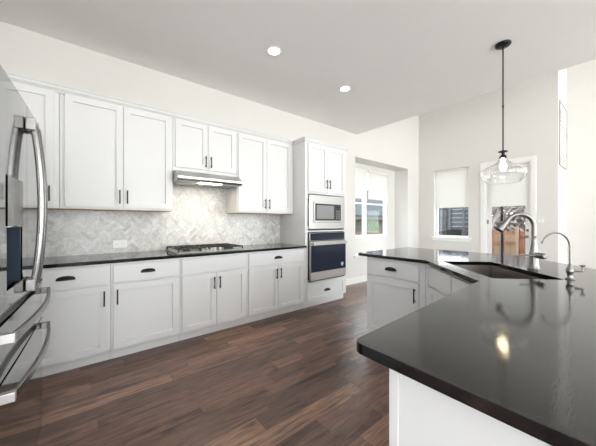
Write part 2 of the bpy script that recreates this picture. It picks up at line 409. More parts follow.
# exterior door
dm = MB(); xd = FX+.04; th = .045
y0, y1 = d0+.035, d1-.035; z1 = dz1-.03
gy0, gy1, gz0, gz1 = -2.20, -1.60, .30, 2.34
dm.box(xd, y0, .01, xd+th, gy0, z1); dm.box(xd, gy1, .01, xd+th, y1, z1); dm.box(xd, gy0, .01, xd+th, gy1, gz0); dm.box(xd, gy0, gz1, xd+th, gy1, z1)
for a in (gy0, gy1-.012): dm.box(xd-.006, a, gz0, xd, a+.012, gz1)
for a in (gz0, gz1-.012): dm.box(xd-.006, gy0+.012, a, xd, gy1-.012, a+.012)
door = struct(dm.build('door_1', 'trim', bevel=.002))
mb = MB(); mb.box(xd+.02, gy0, gz0, xd+.025, gy1, gz1); mb.build('pane', 'pane', door)
mb = MB(); mb.lathe([(0, 0), (.026, 0), (.026, .006), (.010, .010), (.010, .035), (.026, .045), (.029, .058), (.022, .070), (0, .073)], (xd, -2.222, .955), T=Matrix.Rotation(-math.pi/2, 4, 'Y')); mb.build('door_knob', 'nickel', door, label='round satin nickel knob')
mb = MB(); mb.lathe([(0, 0), (.028, 0), (.028, .012), (.020, .018), (0, .018)], (xd, -2.222, 1.085), T=Matrix.Rotation(-math.pi/2, 4, 'Y')); mb.box(xd-.034, -2.226, 1.070, xd-.017, -2.218, 1.100); mb.build('deadbolt', 'nickel', door, label='satin nickel deadbolt thumb turn')
for zz in (.35, 1.25, 2.2):
    mb = MB(); mb.cyl((xd-.004, y1+.008, zz-.05), (xd-.004, y1+.008, zz+.05), .008); mb.box(xd-.003, y1-.025, zz-.045, xd-.0005, y1+.004, zz+.045); mb.build('hinge', 'nickel', door)
# casing and jamb
mb = MB(); cw = .085
for s0, s1 in ((d1, d1+cw), (d0-cw, d0)):
    mb.box(FX-.018, s0, 0, FX, s1, dz1+cw)
mb.box(FX-.018, d0, dz1, FX, d1, dz1+cw)
mb.box(FX, d1-.03, 0, FX+.2, d1, dz1); mb.box(FX, d0, 0, FX+.2, d0+.03, dz1); mb.box(FX, d0+.03, dz1-.025, FX+.2, d1-.03, dz1)
struct(mb.build('trim_2', 'trim', bevel=.004))
shade('door_shade', 'white roller shade covering the upper glass of the patio door', gy0-.02, gy1+.02, 1.60, gz1+.03, xd-.035, 'x', 0)
# light switch right of the door
t = thing('light_switch', 'white two-gang rocker switch plate on the wall right of the patio door', 'light switch', (FX-.001, -2.43, 1.27))
mb = MB(); mb.box(-.006, -.06, -.058, 0, .06, .058); mb.build('plate', 'wall', t, bevel=.003)
for dy in (-.024, .024):
    mb = MB(); mb.box(-.010, dy-.016, -.033, -.006, dy+.016, .033); mb.build('rocker', 'plastic', t, bevel=.002)
# framed print high up on the turned wall beyond the door
t = thing('framed_print', 'tall pale framed line-art print high on the narrow wall right of the patio door', 'picture', (7.05, JY-.002, 2.33))
PW, PH = .86, 1.22
mb = MB(); mb.box(0, -.02, 0, PW, 0, .02); mb.box(0, -.02, PH-.02, PW, 0, PH); mb.box(0, -.02, .02, .02, 0, PH-.02); mb.box(PW-.02, -.02, .02, PW, 0, PH-.02); mb.build('frame', 'greyframe', t, bevel=.002)
mb = MB(); mb.box(.02, -.008, .02, PW-.02, -.002, PH-.02); mb.build('print', 'art', t)
rg = random.Random(5); mb = MB()
for k in range(9):
    a = rg.uniform(.15, .7); b = rg.uniform(.15, .9); pts = []
    an = rg.uniform(0, 6.3)
    for q in range(14):
        pts.append((a, -.0095, b)); an += rg.uniform(-.7, .7); a = min(.80, max(.06, a+.05*math.cos(an))); b = min(1.13, max(.08, b+.06*math.sin(an)))
    mb.tube(pts, .003, 5)
mb.build('drawn_lines', 'ink', t)
# head casing just entering at the right edge
mb = MB(); mb.box(NX-.03, -5.2, 2.28, NX, -4.06, 2.33); struct(mb.build('trim_3', 'trim', bevel=.004))

# ------------------------------------------------------------------ outside
def leaf_blob(name, lab, cat, c, r, n, seed, m='leaf', ls=.06):
    rg = random.Random(seed); mb = MB()
    for k in range(n):
        d = Vector((rg.gauss(0, 1), rg.gauss(0, 1), rg.gauss(0, 1))).normalized()*rg.uniform(.55, 1.0)
        p = Vector((d.x*r[0], d.y*r[1], d.z*r[2])); q = Vector((rg.uniform(-1, 1), rg.uniform(-1, 1), rg.uniform(-1, 1))).normalized()
        a = q.orthogonal().normalized()*ls; b = q.cross(a).normalized()*ls*.5
        mb.poly([p-a, p+b, p+a, p-b])
    for k in range(5):
        a = k*1.3; mb.tube([(0, 0, -r[2]), (math.cos(a)*r[0]*.3, math.sin(a)*r[1]*.3, 0), (math.cos(a)*r[0]*.6, math.sin(a)*r[1]*.6, r[2]*.6)], [.03, .02, .01], 5)
    o = mb.build(name, m, loc=c); return tag(o, lab, cat)
mb = MB(); mb.box(-20, .52, -.7, 40, 30, -.6); mb.box(8.4, -30, -.7, 40, .5, -.6); struct(mb.build('yard_ground', 'ground'))
# neighbour house seen through window 1
t = thing('neighbor_house', 'neighbouring house with grey shingle roof and green-grey siding beyond the recessed window', 'house', (14.0, 6.6, -.6))
mb = MB(); mb.box(-12, 0, 0, 12, 5, 2.0)
mb.build('wall', 'siding', t)
mb = MB(); mb.box(-12.3, -.42, 2.0, 12.3, -.35, 2.24); mb.box(-12.3, -.35, 2.0, 12.3, 0, 2.05); mb.build('eave', 'eave', t)
mb = MB()
va = [mb.bm.verts.new((-12.3, y, z)) for y, z in ((-.5, 2.24), (3.0, 4.4), (5.5, 2.9), (5.5, 2.8), (3.0, 4.3), (-.5, 2.17))]
vb = [mb.bm.verts.new((12.3, v.co.y, v.co.z)) for v in va]
mb.bm.faces.new(va); mb.bm.faces.new(vb[::-1])
for k in range(6): mb.bm.faces.new((va[k], va[(k+1) % 6], vb[(k+1) % 6], vb[k]))
mb.build('roof', 'shingle', t, label='grey shingled slope')
leaf_blob('bush', 'leafy green bush standing against the neighbouring house outside the recessed window', 'bush', (12.15, 5.2, .40), (.62, .5, 1.0), 1500, 3)
t = thing('garden_fence', 'low brown board fence outside the recessed window', 'fence', (8.3, 4.3, -.6))
mb = MB()
for k in range(60): mb.box(-3.6+k*.15, 0, 0, -3.6+k*.15+.135, .02, 1.40)
mb.build('boards', 'fencebrown', t); mb = MB(); mb.box(-3.6, .02, .3, 5.4, .06, .38); mb.box(-3.6, .02, 1.2, 5.4, .06, 1.28); mb.build('rail', 'fencebrown', t)
mb = MB(); mb.lathe([(0, 0), (.18, 0), (.24, .2), (.27, .42), (.25, .42), (.22, .38), (0, .38)], (7.05, 3.6, .35)); 
mb.lathe([(.18, -.95), (.18, 0), (0, 0)], (7.05, 3.6, .35))
tag(mb.build('clay_urn', 'fence'), 'orange clay urn outside the left-hand pane of the recessed window', 'planter')

# covered patio seen through window 2
t = thing('louvre_screen', 'dark patio screen with pale horizontal slats outside the small far-wall window', 'screen', (8.9, 0, -.6))
mb = MB(); mb.box(.06, -.72, 0, .12, .49, 2.3); mb.build('backing', 'patiodark', t)
mb = MB()
for k in range(15): mb.box(-.02, -.70, .3+k*.13, .055, -.06, .3+k*.13+.095)
mb.build('boards', 'darkslat', t)
mb = MB()
for k in range(15): mb.box(-.05, -.70, .40+k*.13, .05, -.06, .40+k*.13+.028)
mb.build('slats', 'slat', t)
for yy in (-.44, -.05, .20):
    mb = MB(); mb.box(-.09, yy, 0, -.051, yy+.05, 2.3); mb.build('post', 'darkslat', t)
mb = MB()
for k in range(15): mb.box(-.02, .26, .40+k*.13, .05, .48, .40+k*.13+.02)
mb.box(-.02,   .22, 0, .0, .26, 2.3); mb.build('side_slats', 'slat', t)
mb = MB(); mb.box(8.3, -.55, -.6, 8.7, -.15, 1.0); mb.box(8.28, -.57, 1.0, 8.72, -.13, 1.04)
tag(mb.build('storage_box', 'black', bevel=.01), 'dark box outside in the lower corner of the small far-wall window', 'box')
# yard behind the door
mb = MB(); mb.box(0, -.03, 0, .06, .03, 5.0); mb.box(-.02, -.05, 0, .08, .05, .12)
tag(mb.build('patio_post', 'black', loc=(9.0, -1.30, -.6), bevel=.004), 'slim black patio post seen through the glass of the patio door', 'post')
t = thing('cedar_fence', 'orange cedar board fence beyond the patio door', 'fence', (12.5, -.6, -.6))
mb = MB()
for k in range(44): mb.box(0, -3.2+k*.145, 0, .02, -3.2+k*.145+.135, 1.50)
mb.build('boards', 'fence', t)
mb = MB()
for z in (.25, .85, 1.32): mb.box(-.045, -3.2, z, -.001, 3.18, z+.09)
mb.build('rail', 'fence', t)
for k, yy in enumerate((-1.75, -.35, .82, 2.1)):
    mb = MB(); mb.box(-.14, yy, 0, -.046, yy+.10, 1.68); mb.build('post', 'paleboard', t)
t = thing('wooden_gate', 'pale brown wooden gate panel in front of the cedar fence', 'gate', (11.0, -.87, -.6))
mb = MB()
for k in range(4): mb.box(0, -.3+k*.15, .1, .02, -.3+k*.15+.14, 1.42)
mb.build('boards', 'paleboard', t)
for z in (.3, 1.1):
    mb = MB(); mb.box(-.03, -.32, z, -.001, .32, z+.1); mb.build('brace', 'fence', t)
def branch(mb, p, d, L, r, depth, rg):
    q = p+d*L; mb.tube([p, (p+q)/2+Vector((rg.uniform(-1, 1), rg.uniform(-1, 1), rg.uniform(-1, 1)))*L*.06, q], [r, r*.85, r*.65], 5, cap=False)
    if depth == 0: return
    for k in range(4):
        nd_ = (d+Vector((rg.uniform(-1, 1), rg.uniform(-1, 1), rg.uniform(-.4, .7)))*.85).normalized()
        branch(mb, p+d*L*rg.uniform(.45, 1.0), nd_, L*.68, r*.6, depth-1, rg)
for i, (x, y, lab) in enumerate([(15.5, .9, 'bare grey tree beyond the cedar fence, filling the left of the door glass'), (15.8, -3.2, 'bare grey tree beyond the cedar fence, right of its neighbour in the door glass')]):
    rg = random.Random(20+i); mb = MB(); branch(mb, Vector((0, 0, 0)), Vector((0, 0, 1)), 1.5, .13, 5, rg)
    tag(mb.build('bare_tree', 'bark', loc=(x, y, -.6)), lab, 'tree')
leaf_blob('brush_thicket', 'grey-brown leafless brush behind the cedar fence', 'bush', (20.5, .6, 1.6), (1.2, 4.5, 2.2), 11000, 9, 'bark', .15)

# ------------------------------------------------------------------ cabinets
def shaker(x0, x1, z0, z1, yf, rail=.058, t=.02, rec=.014):
    mb = MB(); yb = yf+t
    mb.box(x0, yf, z0, x0+rail, yb, z1); mb.box(x1-rail, yf, z0, x1, yb, z1)
    mb.box(x0+rail, yf, z0, x1-rail, yb, z0+rail); mb.box(x0+rail, yf, z1-rail, x1-rail, yb, z1)
    mb.box(x0+rail-.001, yf+rec, z0+rail-.001, x1-rail+.001, yb-.001, z1-rail+.001)
    return mb
def slab(x0, x1, z0, z1, yf, t=.02): return MB().box(x0, yf, z0, x1, yf+t, z1)
def bar_pull(parent, x, zc, yf, L=.135, horiz=False):
    mb = MB(); r = .0055
    mb.box(x-.0055, yf-.034, zc-L/2, x+.0055, yf-.025, zc+L/2)
    for s in (-1, 1): mb.cyl((x, yf-.028, zc+s*L*.36), (x, yf, zc+s*L*.36), .005, 12)
    mb.build('pull_handle', 'black', parent, bevel=.002, label='black bar handle')
def cup_pull(parent, x, zc, yf, W=.124):
    mb = MB(); n = 14; prof = []
    # half-dome shell, open underneath
    outer = []; inner = []
    for i in range(n+1):
        a = math.pi*i/n
        for lst, k in ((outer, 1.0), (inner, .88)):
            row = []
            for j in range(7):
                b = math.pi/2*j/6
                q_ = max(math.sin(a), .02)**.6
                row.append(Vector((x-math.cos(a)*W/2*k, yf-.001-.026*k*q_*math.cos(b), zc-.017+.034*k*q_*math.sin(b))))
            lst.append(row)
    for lst in (outer, inner):
        V = [[mb.bm.verts.new(p) for p in row] for row in lst]
        for i in range(n):
            for j in range(6):
                try:
                    f = mb.bm.faces.new((V[i][j], V[i+1][j], V[i+1][j+1], V[i][j+1])); f.smooth = True
                except ValueError: pass
    mb.box(x-W/2, yf-.003, zc-.019, x+W/2, yf-.0003, zc-.012)
    mb.build('cup_pull', 'black', parent, label='black cup pull')
def doors(t, spans, z0, z1, yf, m, handles, hz):
    for (a, b), h in zip(spans, handles):
        d = shaker(a, b, z0, z1, yf).build('door', m, t, bevel=.0015)
        if h: bar_pull(d, a+.030 if h == 'l' else b-.030, hz, yf)
def base_cab(lab, x0, x1, dspans, handles, drawers, cups, m='cab', loc=(0, 0, 0), rotz=0, toe=True, depth=.61, group='white base cabinets along the back wall'):
    t = thing('base_cabinet', lab, 'cabinet', loc, rotz, group); w = x1-x0
    mb = MB(); mb.box(x0+.0008, -depth, .10, x1-.0008, -.003, .883); mb.build('carcass', m, t, bevel=.0015)
    mb = MB(); mb.box(x0+.001, -depth+.055, 0.001, x1-.001, -.01, .0995); mb.build('toe_kick', m, t)
    yf = -depth-.0205
    doors(t, dspans, .108, .688, yf, m, handles, .58)
    for (a, b), c in zip(drawers, cups):
        d = slab(a, b, .706, .862, yf).build('drawer', m, t, bevel=.0025)
        if c: cup_pull(d, (a+b)/2, .79, yf)
    return t
base_cab('white base cabinet in the corner behind the refrigerator', -1.0, -.40, [(-.98, -.42)], ['r'], [(-.98, -.42)], [1])
base_cab('white one-door base cabinet nearest the refrigerator', -.395, .213, [(-.375, .196)], ['r'], [(-.375, .196)], [1])
base_cab('white one-door base cabinet left of the cooktop, handle on its left', .214, .803, [(.232, .786)], ['l'], [(.232, .786)], [1])
base_cab('white two-door base cabinet under the gas cooktop with a plain false front', .804, 1.572, [(.820, 1.184), (1.188, 1.553)], ['r', 'l'], [(.820, 1.553)], [0])
base_cab('white two-door base cabinet between cooktop cabinet and oven tower', 1.573, 2.495, [(1.592, 2.018), (2.022, 2.450)], ['r', 'l'], [(1.592, 2.450)], [1])

def crown(mb, path, z, closed=False):
    # path: outer cabinet face polyline with per-point outward offset multiplier vector
    prof = [(0, 0), (.008, 0), (.012, .012), (.030, .034), (.034, .050), (.042, .054), (.042, .066), (0, .066)]
    rows = []
    for (x, y), (ox, oy) in path:
        rows.append([mb.bm.verts.new(Vector((x+ox*d, y+oy*d, z+h))) for d, h in prof])
    n = len(prof)
    for i in range(len(rows)-1):
        for k in range(n):
            mb.bm.faces.new((rows[i][k], rows[i][(k+1) % n], rows[i+1][(k+1) % n], rows[i+1][k]))
    mb.bm.faces.new(rows[0][::-1]); mb.bm.faces.new(rows[-1])
UD = .33
def upper_cab(lab, x0, x1, z0, dspans, handles, group='white upper cabinets along the back wall', cz=0):
    t = thing('upper_cabinet', lab, 'cabinet', (0, 0, 0), 0, group)
    mb = MB(); mb.box(x0+.0008, -UD, z0, x1-.0008, -.003, 2.418); mb.build('carcass', 'cab', t, bevel=.0015)
    if z0 < 1.6:
        mb = MB(); mb.box(x0+.002, -UD+.002, z0-.004, x1-.002, -.006, z0-.0003); mb.build('underside', 'tan', t, label='unpainted wooden underside')
    doors(t, dspans, z0+(.018 if z0 < 1.6 else .045), 2.402, -UD-.0205, 'cab', handles, z0+(.125 if z0 < 1.6 else .14))
    mb = MB(); e = 0
    crown(mb, [((x0, -UD), (0, -1)), ((x1, -UD), (0, -1))], 2.395+.001); 
    mb.box(x0, -UD+.001, 2.4185, x1, -UD+.02, 2.46)
    mb.build('crown_molding', 'cab', t)
    return t
upper_cab('white upper cabinet in the left corner, partly behind the refrigerator', -1.0, -.142, 1.372, [(-.98, -.60), (-.596, -.175)], ['r', 'r'])
upper_cab('wide white two-door upper cabinet left of the range hood', -.141, .803, 1.372, [(-.107, .337), (.341, .785)], ['r', 'l'])
upper_cab('short white two-door upper cabinet above the range hood', .804, 1.577, 1.822, [(.828, 1.192), (1.197, 1.560)], ['r', 'l'])
upper_cab('white two-door upper cabinet between range hood and oven tower', 1.578, 2.496, 1.372, [(1.592, 2.020), (2.024, 2.452)], ['r', 'l'])

# oven tower
t = thing('oven_tower', 'tall white cabinet holding the microwave and wall oven', 'cabinet', (0, 0, 0)); A, B = 2.50, 3.372
mb = MB()
mb.box(A, -.61, .10, A+.05, -.003, 2.40); mb.box(B-.05, -.61, .10, B, -.003, 2.40)
mb.box(A+.05, -.61, .10, B-.05, -.003, .375); mb.box(A+.05, -.61, 1.105, B-.05, -.003, 1.125); mb.box(A+.05, -.61, 1.66, B-.05, -.003, 2.40)
mb.box(A+.05, -.1, .375, B-.05, -.003, 1.105); mb.box(A+.05, -.1, 1.125, B-.05, -.003, 1.66)
mb.build('carcass', 'cab', t)
mb = MB(); mb.box(A+.001, -.555, 0.001, B-.001, -.01, .0995); mb.build('toe_kick', 'cab', t)
yf = -.6305
doors(t, [(2.545, 2.932), (2.936, 3.322)], 1.690, 2.385, yf, 'cab', ['r', 'l'], 1.815)
d = shaker(2.535, 3.322, .108, .350, yf, rail=.045).build('drawer', 'cab', t, bevel=.0015); cup_pull(d, 2.93, .228, yf+.009)
mb = MB(); crown(mb, [((A, -.375), (-1, 0)), ((A, -.61), (-1, -1)), ((B, -.61), (1, -1)), ((B, -.02), (1, 0))], 2.385)
mb.box(A, -.61, 2.4005, B, -.02, 2.449); mb.build('crown_molding', 'cab', t)

# microwave
t = thing('microwave', 'built-in stainless microwave with trim kit above the wall oven', 'microwave', (2.925, -.62, 1.395))
w, h = .375, .248
mb = MB(); mb.box(-w, -.022, -h, w, -.011, -.155); mb.box(-w, -.022, .155, w, -.011, h); mb.box(-w, -.022, -.155, -.30, -.011, .155); mb.box(.30, -.022, -.155, w, -.011, .155)
mb.build('trim_kit', 'steel', t, bevel=.002)
mb = MB(); mb.box(-.32, -.009, -.20, .32, .38, .20); mb.build('body', 'dark', t)
mb = MB(); mb.box(-.297, -.034, -.150, .297, -.0105, .150); mb.build('door', 'steel', t, bevel=.003)
mb = MB(); mb.box(-.27, -.037, -.125, .275, -.0345, .125); mb.build('bezel', 'dark', t)
mb = MB(); mb.box(-.245, -.0385, -.10, .115, -.0375, .10); mb.build('window', 'glassgrey', t)
mb = MB()
for r in range(5):
    for c in range(3): mb.box(.165+c*.032, -.039, -.10+r*.028, .165+c*.032+.022, -.0375, -.10+r*.028+.016)
mb.build('keypad', 'glassgrey', t)
mb = MB(); mb.box(.16, -.039, .07, .255, -.0375, .10); mb.build('display', 'panelblue', t)
# wall oven
t = thing('wall_oven', 'stainless wall oven with dark glass door under the microwave', 'oven', (2.925, -.62, .74))
mb = MB(); mb.box(-.34, -.009, -.34, .34, .45, .34); mb.build('body', 'dark', t)
mb = MB(); mb.box(-.378, -.020, -.355, .378, -.0105, .350); mb.build('surround', 'dark', t)
mb = MB(); mb.box(-.375, -.030, .235, .375, -.0205, .352); mb.build('control_panel', 'steel', t, bevel=.002)
mb = MB(); mb.box(-.362, -.033, .240, .362, -.0305, .348); mb.build('touch_display', 'glassblack', t)
mb = MB(); mb.box(-.375, -.052, -.335, .375, -.0205, .225); dd = mb.build('door', 'steel', t, bevel=.004)
mb = MB(); mb.box(-.368, -.0545, -.215, .368, -.0525, .168); mb.build('glass', 'glassblack', dd)
mb = MB(); mb.box(-.355, -.098, .172, .355, -.078, .208)
for s in (-.31, .31): mb.box(s-.012, -.080, .183, s+.012, -.052, .200)
mb.build('handle', 'steel', dd, bevel=.004)
mb = MB(); mb.lathe([(0, 0), (.030, 0), (.030, .001), (0, .001)], (.285, -.0548, -.145), T=Matrix.Rotation(math.pi/2, 4, 'X')); st = mb.build('sticker', 'sticker', dd, label='round pale blue and white sticker')
mb = MB(); mb.lathe([(.020, 0), (.027, 0), (.027, .0006), (.020, .0006)], (.285, -.0561, -.145), T=Matrix.Rotation(math.pi/2, 4, 'X'), closed=True); mb.box(.272, -.0566, -.149, .298, -.0561, -.141); mb.build('printed_ring', 'stickerblue', st)

# counter along the wall
mb = MB(); mb.box(-.998, -.652, .8845, 2.497, -.004, .914)
tag(mb.build('countertop', 'granite', bevel=.004), 'long black granite countertop along the back wall under the tiled backsplash', 'countertop')

# backsplash: herringbone marble mosaic
def clip(poly, x0, x1, z0, z1):
    def cl(ps, ins, inter):
        out = []
        for i in range(len(ps)):
            a, b = ps[i-1], ps[i]
            if ins(b):
                if not ins(a): out.append(inter(a, b))
                out.append(b)
            elif ins(a): out.append(inter(a, b))
        return out
    def ix(v): return lambda a, b: (v, a[1]+(b[1]-a[1])*(v-a[0])/(b[0]-a[0]))
    def iz(v): return lambda a, b: (a[0]+(b[0]-a[0])*(v-a[1])/(b[1]-a[1]), v)
    for ins, it in ((lambda p: p[0] >= x0, ix(x0)), (lambda p: p[0] <= x1, ix(x1)), (lambda p: p[1] >= z0, iz(z0)), (lambda p: p[1] <= z1, iz(z1))):
        if not poly: return []
        poly = cl(poly, ins, it)
    return poly
bs = thing('backsplash', 'herringbone marble tile backsplash between the countertop and upper cabinets', 'backsplash', (0, 0, 0))
regions = [(-.998, .803, .915, 1.366), (.803, 1.577, .915, 1.81), (1.577, 2.497, .915, 1.366)]
mb = MB()
for a, b, c, d in regions: mb.box(a, -.003, c, b, -.0005, d)
mb.build('grout', 'grout', bs)
mb = MB(); tones = []; w_, L_ = .034, .102; g = .0012; rg = random.Random(4); c45 = math.sqrt(.5)
for i in range(-60, 150):
    for j in range(-32, 50):
        ox, oy = i*w_+j*L_, i*w_-j*L_
        for rect in ((0, 0, L_, w_), (L_, w_-L_, L_+w_, w_)):
            x0, y0, x1, y1 = rect[0]+ox+g, rect[1]+oy+g, rect[2]+ox-g, rect[3]+oy-g
            cx_, cy_ = (x0+x1)/2, (y0+y1)/2
            X, Z = (cx_-cy_)*c45-1.2, (cx_+cy_)*c45-.5
            if not (-1.1 < X < 2.6 and .85 < Z < 1.9): continue
            t0 = min(1, max(0, rg.gauss(.62, .25))) if rg.random() > .08 else rg.uniform(0, .2)
            tt = (t0, rg.random())
            P = [((p[0]-p[1])*c45-1.2, (p[0]+p[1])*c45-.5) for p in ((x0, y0), (x1, y0), (x1, y1), (x0, y1))]
            for R in regions:
                q = clip(P, *R)
                if len(q) >= 3:
                    try:
                        mb.bm.faces.new([mb.bm.verts.new((u, -.0045, v)) for u, v in q]); tones.append(tt)
                    except ValueError: pass
bmv = mb.bm
me = bpy.data.meshes.new('tiles'); bmesh.ops.recalc_face_normals(bmv, faces=bmv.faces)
bmv.to_mesh(me); bmv.free(); me.materials.append(M['tile']); o = bpy.data.objects.new('tiles', me); COL.objects.link(o); o.parent = bs; set_tones(o, tones)
# outlet
t = thing('power_outlet', 'white horizontal power outlet on the tiled backsplash', 'outlet', (.345, -.0055, 1.008))
mb = MB(); mb.box(-.066, -.006, -.042, .066, 0, .042); mb.build('plate', 'plastic', t, bevel=.002)
for s in (-.028, .028):
    mb = MB(); mb.box(s-.017, -.0078, -.017, s+.017, -.006, .017); r_ = mb.build('receptacle', 'plastic', t, bevel=.001)
    mb = MB()
    for dz in (-.006, .006): mb.box(s-.008, -.0083, dz-.0012, s-.001, -.0078, dz+.0012)
    mb.lathe([(0, 0), (.0022, 0), (.0022, .0005), (0, .0005)], (s+.008, -.0078, 0), 10, T=Matrix.Rotation(math.pi/2, 4, 'X')); mb.build('slots', 'slot', r_)

# range hood
t = thing('range_hood', 'stainless under-cabinet range hood with its lamp lit', 'range hood', (1.190, 0, 1.70))
hw = .381
mb = MB()
sec = [(-.004, .118), (-.40, .118), (-.505, .050), (-.505, .022), (-.48, 0.0), (-.04, 0.0), (-.004, .02)]
a = [mb.bm.verts.new((-hw, y, z)) for y, z in sec]; b = [mb.bm.verts.new((hw, y, z)) for y, z in sec]
mb.bm.faces.new(a); mb.bm.faces.new(b[::-1])
for i in range(len(sec)): mb.bm.faces.new((a[i], a[(i+1) % len(sec)], b[(i+1) % len(sec)], b[i]))
mb.build('canopy', 'steel', t, bevel=.003)
for s in (-1, 1):
    mb = MB(); mb.box(s*.19-.16, -.36, -.006, s*.19+.16, -.08, -.0005); mb.build('grease_filter', 'fridgebar', t)
mb = MB(); mb.box(-.13, -.465, -.006, .13, -.385, -.0005); mb.build('lamp_lens', 'hoodlamp', t)
mb = MB()
for k in range(3): mb.box(.20+k*.03, -.5075, .030, .218+k*.03, -.5055, .042)
mb.build('buttons', 'dark', t)
l = bpy.data.lights.new('hood_lamp', 'AREA'); l.shape = 'RECTANGLE'; l.size = .24; l.size_y = .07; l.energy = 2.2; l.color = (1, .86, .68)
lo = bpy.data.objects.new('hood_lamp', l); COL.objects.link(lo); lo.location = (1.190, -.425, 1.690)

# gas cooktop
t = thing('gas_cooktop', 'stainless gas cooktop with black grates under the range hood', 'cooktop', (1.17, -.335, .9145))
mb = MB(); mb.box(-.380, -.255, 0, .380, .255, .012); mb.build('tray', 'steel', t, bevel=.005)
for (bx, by, br) in ((-.25, .12, .045), (-.25, -.11, .035), (0, .02, .055), (.25, .12, .035), (.25, -.11, .045)):
    mb = MB(); mb.lathe([(0, .012), (br+.014, .012), (br+.012, .018), (br, .020), (br-.004, .030), (0, .031)], (bx, by, 0)); mb.build('burner', 'iron', t)
for gx in (-.2525, 0, .2525):
    mb = MB(); gw = .120; z = .040; hh = .010; y0g = -.235 if gx else -.12
    if gx == 0: y0g = -.13
    for yy in (y0g, .235-.012): mb.box(gx-gw, yy, z, gx+gw, yy+.012, z+hh)
    for xx in (gx-gw, gx+gw-.012): mb.box(xx, y0g+.012, z, xx+.012, .223, z+hh)
    for k in (-.055, 0, .055): mb.box(gx+k-.005, y0g+.012, z+.001, gx+k+.005, .223, z+hh+.002)
    ym = (y0g+.235)/2; mb.box(gx-gw+.012, ym-.005, z, gx+gw-.012, ym+.005, z+hh)
    for xx in (gx-gw, gx+gw-.012):
        for yy in (y0g, .223): mb.box(xx, yy, .0125, xx+.012, yy+.012, z)
    mb.build('grate', 'iron', t, bevel=.0015)
for kx, ky in ((-.10, -.20), (-.045, -.165), (.0, -.20), (.05, -.165), (.10, -.20)):
    mb = MB(); mb.lathe([(0, .012), (.023, .012), (.022, .018), (.019, .020), (.017, .040), (0, .041)], (kx, ky, 0), 24); mb.box(kx-.003, ky-.018, .041, kx+.003, ky+.018, .045); mb.build('knob', 'chrome', t)

# ------------------------------------------------------------------ refrigerator (faces +X)
FY0, FY1 = -2.265, -1.355; FC = (FY0+FY1)/2
t = thing('refrigerator', 'stainless french door refrigerator with water dispenser at the left edge', 'refrigerator', (-.55, FC, 0))
def fx(y): return -.187+.045*(y-FC)-.005*((y-FC)/.455)**2     # bowed door face
def door_mb(ya, yb, z0, z1, hole=None):
    mb = MB(); n = 24; O = Vector((.55, -FC, 0)); back = -.27
    ys = [ya+(yb-ya)*i/n for i in range(n+1)]
    if hole:
        ys = sorted(set(ys+[hole[0], hole[1]]))
    zs = [z0, z1] if not hole else [z0, hole[2], hole[3], z1]
    F = [[mb.bm.verts.new(Vector((fx(y), y, z))+O) for z in zs] for y in ys]
    Bk = [[mb.bm.verts.new(Vector((back, y, z))+O) for z in zs] for y in ys]
    m_ = len(zs)-1
    for i in range(len(ys)-1):
        for k in range(m_):
            inside = hole and k == 1 and hole[0]-1e-6 <= ys[i] and ys[i+1] <= hole[1]+1e-6
            if not inside: 
                f = mb.bm.faces.new((F[i][k], F[i+1][k], F[i+1][k+1], F[i][k+1])); f.smooth = True
            mb.bm.faces.new((Bk[i][k], Bk[i][k+1], Bk[i+1][k+1], Bk[i+1][k]))
        mb.bm.faces.new((F[i][0], Bk[i][0], Bk[i+1][0], F[i+1][0])); mb.bm.faces.new((F[i][-1], F[i+1][-1], Bk[i+1][-1], Bk[i][-1]))
    for e in (0, -1):
        for k in range(m_): mb.bm.faces.new((F[e][k], F[e][k+1], Bk[e][k+1], Bk[e][k]))
    return mb
O = Vector((.55, -FC, 0))
mb = MB(); mb.box(-.95, FY0+.004, .02, -.285, FY1-.004, 1.765, T=Matrix.Translation(O)); mb.build('cabinet_body', 'fridgeside', t, bevel=.004)
mb = MB(); mb.box(-.28-.004, FY0+.01, .03, -.272, FY1-.01, 1.76, T=Matrix.Translation(O)); mb.build('gasket', 'dark', t)
H0, H1, HZ0, HZ1 = -2.13, -1.90, 1.00, 1.23
ld = door_mb(FY0, FC-.002, .905, 1.78, (H0, H1, HZ0, HZ1)).build('left_door', 'fridge', t)
rd = door_mb(FC+.002, FY1, .905, 1.78).build('right_door', 'fridge', t)
md = door_mb(FY0, FY1, .705, .893).build('middle_drawer', 'fridge', t)
bd = door_mb(FY0, FY1, .06, .693).build('freezer_drawer', 'fridge', t)
# dispenser
mb = MB(); T_ = Matrix.Translation(O)
mb.box(-.268, H0, HZ0, -.262, H1, HZ1, T=T_); mb.box(-.262, H0, HZ0, -.218, H0+.004, HZ1, T=T_); mb.box(-.262, H1-.004, HZ0, -.196, H1, HZ1, T=T_)
mb.box(-.262, H0+.004, HZ1-.004, -.218, H1-.004, HZ1, T=T_); mb.box(-.262, H0+.004, HZ0, -.216, H1-.004, HZ0+.006, T=T_)
dp = mb.build('dispenser_recess', 'panelblue', ld, label='dark water dispenser recess')
mb = MB(); mb.box(-.262, -2.03, 1.10, -.235, -1.99, 1.20, T=T_); mb.build('paddle', 'chrome', dp)
mb = MB(); pts = []
for i in range(9): pts.append(H0+(H1-H0)*i/8)
va = [[mb.bm.verts.new(Vector((fx(y)+d, y, z))+O) for y in pts] for d, z in ((.0005, 1.235), (.003, 1.235), (.003, 1.42), (.0005, 1.42))]
for a_, b_ in ((0, 1), (1, 2), (2, 3)):
    for i in range(8): mb.bm.faces.new((va[a_][i], va[a_][i+1], va[b_][i+1], va[b_][i]))
mb.build('control_panel', 'fridgebar', ld)
